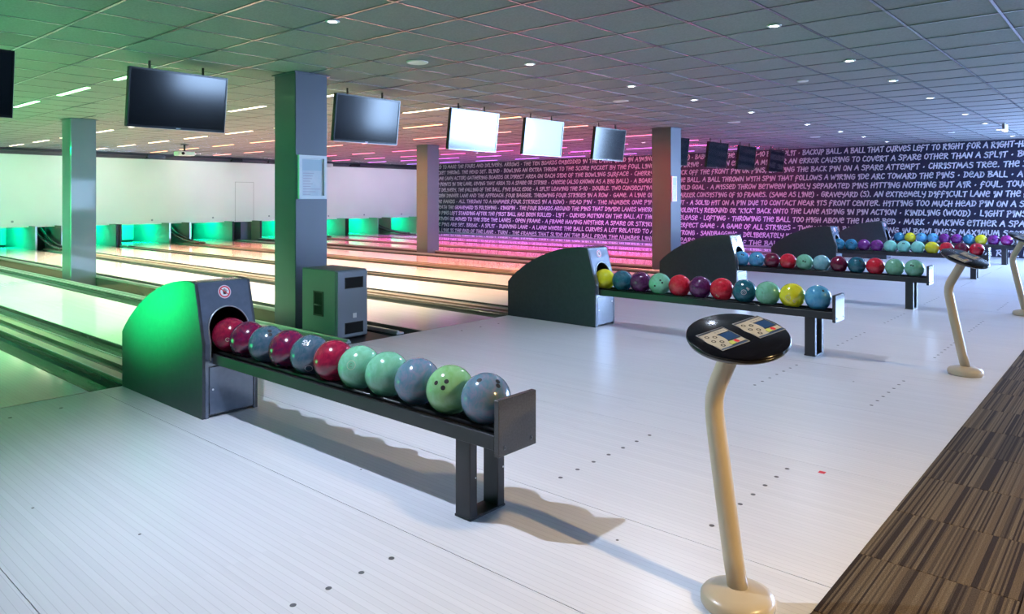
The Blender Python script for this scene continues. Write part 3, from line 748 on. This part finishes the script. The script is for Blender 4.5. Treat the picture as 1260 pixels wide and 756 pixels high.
def ring_on(mb, n, r0, r1, h=.0007):
    n = Vector(n).normalized(); a = n.orthogonal().normalized(); b = n.cross(a); seg = 24; vs = []
    for r in (r0, r1):
        for i in range(seg): vs.append((n+(a*math.cos(2*PI*i/seg)+b*math.sin(2*PI*i/seg))*(r/RB)).normalized()*(RB+h))
    mb.add(vs, [(i, seg+i, seg+(i+1) % seg, (i+1) % seg) for i in range(seg)], True)
def holes(ball, n, up=(0, 0, 1), thumb=.072, gap=.024, r=.0115):
    n = Vector(n).normalized(); a = Vector(up).cross(n).normalized(); b = n.cross(a)
    for d in (-a*gap/2*1.05, a*gap/2*1.05, -b*thumb):
        mb = MB(); cap_on(mb, n+d/RB, r if d is not None else r); mb.build('finger_hole', M_HOLE, ball)
def word_on(ball, text, n, hgt, m, up=(0, 0, 1), roll=0, name='engraving', lw=.11):
    n = Vector(n).normalized(); a = Vector(up).cross(n).normalized(); b = n.cross(a)
    a, b = a*math.cos(roll)+b*math.sin(roll), b*math.cos(roll)-a*math.sin(roll)
    st, wd = layout(text); mb = MB()
    for s in st:
        ribbon(mb, [((x-wd/2)*hgt, (y-.5)*hgt) for x, y in s], lw*hgt, lambda u, v: (n+a*(u/RB)+b*(v/RB)).normalized()*(RB+.0009))
    mb.build(name, m, ball)
M_ENG = mat('engraving_white', (.75, .75, .78), .5); M_ENGD = mat('engraving_dark', (.10, .14, .10), .5); M_ENGG = mat('engraving_gold', (.55, .48, .35), .5)
RACKS = [
 # from the hood outwards
 ['dark red', 'burgundy', 'slate teal', 'burgundy', 'slate teal', 'dark red', 'mint green', 'mint green', 'grey blue', 'apple green', 'grey blue'],
 ['yellow', 'dark teal', 'purple', 'mint green', 'red', 'purple', 'red', 'dark teal', 'mint green', 'yellow', 'light blue'],
 ['light blue', 'light blue', 'maroon', 'red', 'mint green', 'pale teal', 'maroon', 'dark teal', 'red', 'mint green', 'mint green'],
 ['blue', 'blue', 'violet', 'violet', 'aqua', 'aqua', 'aqua', 'yellow', 'red', 'maroon', 'red'],
 ['blue', 'yellow', 'light blue', 'light blue', 'violet', 'violet', 'blue', 'yellow', 'violet', 'plum'],
]
RN = ['closest rack', 'second rack', 'third rack', 'fourth rack', 'farthest rack']
rb = random.Random(11)
for i, row in enumerate(RACKS):
    for k, colr in enumerate(row):
        j = 10-k if len(row) == 11 else 9-k
        y = 2.104+.2166*j
        b = bpy.data.objects.new('bowling_ball', BME[colr]); C.objects.link(b); b.location = (PC[i], y, .4825)
        lab = '%s bowling ball, %s from the hood on the %s' % (colr, ORD[k], RN[i])
        if k == len(row)-1: lab = '%s bowling ball against the end plate of the %s' % (colr, RN[i])
        if k == 0: lab = '%s bowling ball next to the hood opening on the %s' % (colr, RN[i])
        tag(b, lab, 'bowling ball', 'bowling balls on the %s' % RN[i])
        # direction from this ball to the camera, used only to face engraved marks the way the photo shows them
        v = (Vector((0, 0, CAMH))-b.location).normalized(); rt = Vector((-v.y, v.x, 0)).normalized(); up = v.cross(rt)*1
        if up.z < 0: up = -up
        rt = up.cross(v)
        D = lambda a, c: (v+rt*a+up*c)
        if i == 0:
            if k == 0: ring_on(m := MB(), D(-.15, -.25), .010, .012); m.build('engraving', M_ENGG, b)
            if k == 2: holes(b, D(.15, .75), up=D(-.8, .6))
            if k == 4: word_on(b, 'SV', D(-.25, .85), .026, M_ENG, lw=.2); word_on(b, '--', D(-.25, .58), .02, M_ENG, lw=.2); m = MB(); ring_on(m, D(-.1, -.85), .018, .021); m.build('engraving', M_ENG, b)
            if k == 5: m = MB(); cap_on(m, D(.85, .62), .0115); m.build('finger_hole', M_HOLE, b)
            if k == 6: m = MB(); ring_on(m, D(-.42, .12), .021, .0228); m.build('engraving', M_ENGG, b); word_on(b, 'C', D(-.42, .12), .018, M_ENGD)
            if k == 9:
                for a, c, r_ in ((-.16, .34, .0105), (-.30, .08, .0105), (-.72, .35, .010)): m = MB(); cap_on(m, D(a, c), r_); m.build('finger_hole', M_HOLE, b)
            if k == 10:
                for a, c, r_ in ((.62, .62, .0105), (.72, 1.0, .0105), (-.38, 1.0, .0115)): m = MB(); cap_on(m, D(a, c), r_); m.build('finger_hole', M_HOLE, b)
        elif i == 1:
            if k == 3:
                for a, c in ((.05, .35), (.22, .12), (-.5, -.2)): m = MB(); cap_on(m, D(a, c), .0105); m.build('finger_hole', M_HOLE, b)
            if k in (7, 9):
                m = MB(); q = ((-.05, -.08), (.3, .25)) if k == 7 else ((-.35, -.2), (.15, -.5))
                ring_on(m, D(*q[0]), .020, .0235); ring_on(m, D(*q[0]), .009, .011); m.build('engraving', M_ENGG if k == 9 else M_ENG, b)
                word_on(b, 'B', D(*q[1]), .026, M_ENGG if k == 9 else M_ENG, roll=.6)
            if k == 6: word_on(b, 'XG', D(-.45, -.75), .022, M_ENGG, roll=-.7)
            if k == 8: word_on(b, 'X', D(-.45, .05), .024, M_ENGD)
            if k == 10: m = MB(); cap_on(m, D(.5, .75), .010); m.build('finger_hole', M_HOLE, b)
        else:
            if rb.random() < .6:
                a, c = rb.uniform(-.4, .4), rb.uniform(.1, .7)
                for p, q in ((a, c), (a+.24, c-.1)): m = MB(); cap_on(m, D(p, q), .0105); m.build('finger_hole', M_HOLE, b)

# ------------------------------------------------------------------ scoring consoles
bd = Vector((.59, .81, 0)).normalized()
def make_console(az, sn, cards, rot):
    cn = math.sqrt(1-sn*sn); td = Vector((math.cos(math.radians(az)), math.sin(math.radians(az)), 0))
    r = empty('scoring_console')
    MB().lathe([(.112, 0), (.118, .010), (.118, .030), (.110, .042), (.085, .052), (.045, .060), (.034, .064)], seg=40).build('base', M_CREAM, r)
    b = lambda t, z: (bd.x*t, bd.y*t, z)
    pts = [(-.004, .05), (.030, .15), (.062, .26), (.095, .37), (.126, .48), (.146, .555), (.156, .60), (.154, .635), (.142, .67), (.120, .705), (.092, .745), (.064, .785), (.038, .825), (.018, .866)]
    MB().tube([b(t+.0, z) for t, z in pts], [.033]*6+[.0315]*8, 20).build('pole', M_CREAM, r)
    n = Vector((-td.x*sn, -td.y*sn, cn)); ex = Vector((td.y, -td.x, 0)); ey = n.cross(ex)
    R3 = Matrix((ex, ey, n)).transposed()
    c0 = Vector((0, 0, .884))
    tp = MB().lathe([(.10, -.030), (.148, -.028), (.160, -.022), (.1645, -.013), (.1645, -.008)], c=c0, seg=56, M=R3).build('table_rim', M_RIM, r)
    MB().lathe([(.1645, -.009), (.164, -.003), (.160, .0), (.02, .0)], c=c0, seg=56, M=R3).build('table_top', M_GLOSSK, r)
    MB().lathe([(.05, -.05), (.06, -.03)], c=c0, seg=20, M=R3).build('mounting_plate', M_BLACK, r)
    ca, sa = math.cos(math.radians(rot)), math.sin(math.radians(rot))
    def quad(mb, cx, cy, u0, u1, v0, v1, h):
        vs = []
        for u, v in ((u0, v0), (u1, v0), (u1, v1), (u0, v1)):
            x = (u-.5)*.115; y = (.5-v)*.128
            X = cx+x*ca-y*sa; Y = cy+x*sa+y*ca; vs.append(c0+ex*X+ey*Y+n*h)
        mb.add(vs, [(3, 2, 1, 0)])
    def circ(mb, cx, cy, u, v, ru, rv, h, seg=20, ring=0):
        vs = []
        for q in ((1,) if not ring else (1, ring)):
            for i in range(seg):
                x = (u-.5)*.115+ru*q*math.cos(2*PI*i/seg); y = (.5-v)*.128+rv*q*math.sin(2*PI*i/seg)
                X = cx+x*ca-y*sa; Y = cy+x*sa+y*ca; vs.append(c0+ex*X+ey*Y+n*h)
        mb.add(vs, [tuple(range(seg))] if not ring else [(i, (i+1) % seg, seg+(i+1) % seg, seg+i) for i in range(seg)])
    for cx, cy in cards:
        k = empty('keypad'); k.parent = r
        m = MB(); quad(m, cx, cy, 0, 1, 0, 1, .0006); m.build('keypad_border', M_GREYP, k)
        m = MB(); quad(m, cx, cy, .025, .975, .03, .97, .0009); m.build('keypad_ground', mat('keypad_black', (.02, .03, .06), .3), k)
        m = MB(); quad(m, cx, cy, .03, .45, .10, .92, .0012); circ(m, cx, cy, .26, .50, .034, .050, .0014); m.build('button_field', M_CREAMP, k)
        m = MB(); quad(m, cx, cy, .45, .95, .09, .27, .0012); m.build('title_strip', M_CREAMP, k)
        m = MB(); quad(m, cx, cy, .47, .95, .31, .66, .0012); m.build('display', M_BLUEP, k)
        m = MB(); quad(m, cx, cy, .47, .63, .71, .88, .0012); m.build('green_key', M_GREENP, k)
        m = MB(); quad(m, cx, cy, .64, .97, .71, .88, .0012); m.build('key_strip', M_CREAMP, k)
        m = MB(); circ(m, cx, cy, .72, .795, .008, .010, .0016); m.build('red_key', M_RED, k)
        m = MB(); quad(m, cx, cy, .05, .95, .92, .965, .0012); m.build('blue_edge', M_BLUEP, k)
        m = MB()
        for u, v in ((.17, .26), (.36, .36), (.16, .52), (.34, .64), (.22, .80)): circ(m, cx, cy, u, v, .0075, .0085, .0018, 14, .55)
        m.build('buttons_print', M_INKK, k)
        st, wd = layout('SCORE'); m = MB()
        for s in st:
            def fn(u, v):
                x = (.70-.5)*.122+u; y = (.5-.18)*.118+v
                return c0+ex*(cx+x*ca-y*sa)+ey*(cy+x*sa+y*ca)+n*.0016
            ribbon(m, [((a-wd/2)*.009, (b_-.5)*.009) for a, b_ in s], .0012, fn)
        if 0: m.build('title_print', M_INKK, k)
        m = MB()
        for u0 in (.52, .62, .72, .82): quad(m, cx, cy, u0, u0+.07, .15, .21, .0016)
        m.build('title_print', M_GREYP, k)
    return r
cs = make_console(26, .28, ((-.0485, -.033), (.069, .066)), 41.5); cs2 = make_console(66, .36, ((-.080, -.012), (.085, .020)), 8); CL = ['closest scoring console, round black table on a bent cream pole', 'second scoring console with bent cream pole, right of the photo beside the carpet',
      'scoring console at the right edge of the photo, cut off by it']
for k, (x, y) in enumerate(((2.275, 1.006), (6.386, 1.03), (10.06, 1.04))):
    o = (cs, cs2)[k] if k < 2 else copy_tree(cs2)
    o.location = (x, y, 0); tag(o, CL[k], 'console', 'scoring consoles')

# ------------------------------------------------------------------ hanging screens
TVL = ['cut off black screen at the left edge of the photo', 'large dark screen with blue glow left of the big column', 'screen half dark half pale right of the big column',
       'brightest almost white screen, just right of the brown column', 'pale blue screen right of the white one', 'pale screen darkening to its right side, left of the dark red column',
       'screen mostly hidden behind the dark red column', 'first dark screen right of the dark red column', 'second dark screen right of the dark red column',
       'farthest dark screen, overlapping the wall lettering']
def make_tv():
    r = empty('hanging_screen')
    th = math.radians(7.0); R = Matrix.Rotation(th, 3, 'X')      # top leans towards the players
    def part(name, mb, m):
        mb.v = [tuple(R @ Vector(v)) for v in mb.v]; return mb.build(name, m, r)
    W, H = .475, .28
    part('housing', MB().bbox(-W, W, .0, .055, -H, H, .006), M_BEZEL)
    part('bezel', MB().box(-W, W, -.008, 0, H-.018, H).box(-W, W, -.008, 0, -H, -H+.026).box(-W, -W+.014, -.008, 0, -H+.026, H-.018).box(W-.014, W, -.008, 0, -H+.026, H-.018), M_BEZEL)
    part('screen', MB().box(-W+.014, W-.014, -.003, .001, -H+.026, H-.018), M_SCREEN)
    part('badge', MB().box(-.022, .022, -.0095, -.008, -H+.008, -H+.020), M_GREYP)
    part('edge_highlight', MB().box(-W, W, -.010, -.008, -H, -H+.004).box(W-.003, W, -.010, -.008, -H, H), M_RAIL)
    for s in (-1, 1):
        MB().tube([(s*.26, .05, .10), (s*.26, .05, .365)], .012, 8).build('hanger', M_BLACK, r)
    return r
tv = make_tv()
for k, x in enumerate(LX):
    o = tv if k == 0 else copy_tree(tv)
    o.location = (x+.04, 7.1, 2.274); tag(o, TVL[k], 'screen', 'screens hung above the foul line')

# ------------------------------------------------------------------ ceiling lights
def hue(i):
    return [(.22, 1, .35), (.42, 1, .45), (1, .84, .62), (1, .74, .52), (1, .42, .22), (1, .28, .24), (1, .16, .32), (1, .12, .42), (.80, .15, .9), (.55, .2, 1)][i]
LED_E = 3.2
LEDP = [120, 480, 620, 600, 500, 480, 460, 430, 380, 330]
sme = []
LSH = ['nearest lane', 'second lane from the left', 'first lane beyond the left columns', 'lane left of the second rack', 'lane behind the second rack', 'lane before the brown column', 'lane beyond the brown column', 'third lane from the lettered wall', 'second lane from the lettered wall', 'lane at the lettered wall']
for i in range(10):
    m = mat('led_%d' % i, (.8, .8, .8), .5, emit=hue(i), est=LED_E)
    sme.append(MB().box(-.028, .028, -.5, .5, -.010, -.004).mesh('diffuser', m))
hme = MB().box(-.036, .036, -.51, .51, -.004, .0).mesh('light_housing', M_TBAR)
for i, x in enumerate(LX):
    gx = x
    for k in range(8):
        y = 8.05+1.83*k
        r = empty('strip_light', (gx, y, CEIL-.003), label='%s strip light from the foul line over the %s' % (ORD[k], LSH[i]), cat='strip light',
                  group='strip lights in the ceiling over lane %d' % (i+1))
        inst('light_housing', hme, r); inst('diffuser', sme[i], r)
        if k < 7: lamp('SPOT', 'strip_lamp', (gx, y, CEIL-.03), LEDP[i], hue(i), (gx, y, 0), .04, spot=92, blend=.6)
# left-hand strips just outside the frame, same row continuing over the next lane pair
m_sp = mat('spot_glow', (.9, .9, .9), .4, emit=(.9, .95, 1), est=14)
spot_g = MB().lathe([(.034, -.006), (.030, -.004), (.001, -.004)], seg=20).mesh('lens', m_sp)
spot_r = MB().lathe([(.052, 0), (.054, -.005), (.048, -.009), (.034, -.008), (.034, -.002)], seg=24).mesh('trim_ring', M_WHITE)
for row, yy in (('nearer', 2.12), ('farther', 4.52)):
    for i, x in enumerate(LX):
        r = empty('downlight', (x, yy, CEIL-.003), label='small round downlight in the %s row, %s from the left' % (row, ORD[i]), cat='downlight', group='recessed downlights')
        inst('trim_ring', spot_r, r); inst('lens', spot_g, r)
for (x, y, lab) in ((14.85, 8.87, 'lone small downlight right of the screens over the far lanes'), (15.1, 14.5, 'tiny downlight just above the top of the lettered wall'), (13.2, 19.2, 'tiny pinkish downlight near the masking beside the brown column')):
    r = empty('downlight', (x, y, CEIL-.003), label=lab, cat='downlight', group='recessed downlights')
    inst('trim_ring', spot_r, r); inst('lens', spot_g, r)
dm = mat('disc_white_glow', (.85, .85, .86), .5, emit=(1, 1, 1), est=2.2)  # emission added to whiten discs that are no lamps
for k, (x, y, rad) in enumerate(((4.66, 5.27, .105), (8.32, 5.32, .105), (11.9, 5.33, .105), (15.9, 5.31, .105), (8.22, 2.88, .06), (16.57, 2.91, .06))):
    r = empty('ceiling_disc', (x, y, CEIL-.003), label=('round white ceiling disc right of the big column', 'round white ceiling disc above the dark red column, left of it', 'round white ceiling disc right of the dark red column',
        'round white ceiling disc farthest away, by the lettered wall', 'small flat white ceiling disc between downlight rows', 'tiny flat white ceiling disc near the right edge')[k], cat='ceiling disc')
    MB().lathe([(rad, 0), (rad, -.006), (rad*.9, -.012), (rad*.86, -.010)], seg=32).build('rim', M_WHITE, r)
    MB().lathe([(rad*.86, -.009), (.001, -.009)], seg=32).build('grille', dm, r)
# exit sign box, projector
ex = empty('exit_sign', (15.1, 1.85, 2.56), label='small white edged sign box under the ceiling near the right edge', cat='sign')
MB().bbox(-.16, .16, -.02, .02, -.05, .05, .004).build('box', mat('sign_brown', (.25, .20, .20), .4), ex)
MB().box(-.165, .165, -.024, .024, -.066, -.05).box(.145, .165, -.024, .024, -.05, .055).build('light_edge', mat('sign_edge', (.9, .9, .9), .4, emit=(1, .97, .85), est=3), ex)
MB().tube([(0, 0, .05), (0, 0, .078)], .012, 8).build('stem', M_WHITE, ex)
def projector(x, y, z, lab):
    r = empty('ceiling_projector', (x, y, z), label=lab, cat='projector')
    MB().bbox(-.20, .20, -.14, .14, -.10, .0, .015).build('body', M_WHITE, r)
    MB().tube([(-.10, -.135, -.05), (-.10, -.165, -.05)], .035, 14).build('lens', M_DARKGAP, r)
    MB().tube([(0, 0, 0), (0, 0, CEIL-z)], .022, 10).build('stem', M_BLACK, r)
    MB().lathe([(.09, CEIL-z-.02), (.09, CEIL-z-.004)], seg=16).build('ceiling_plate', M_BLACK, r)
projector(8.08, 17.6, 2.46, 'white projector hung from the ceiling near the masking, left part')
projector(13.9, 20.2, 2.46, 'projector near the masking, just left of the brown column')
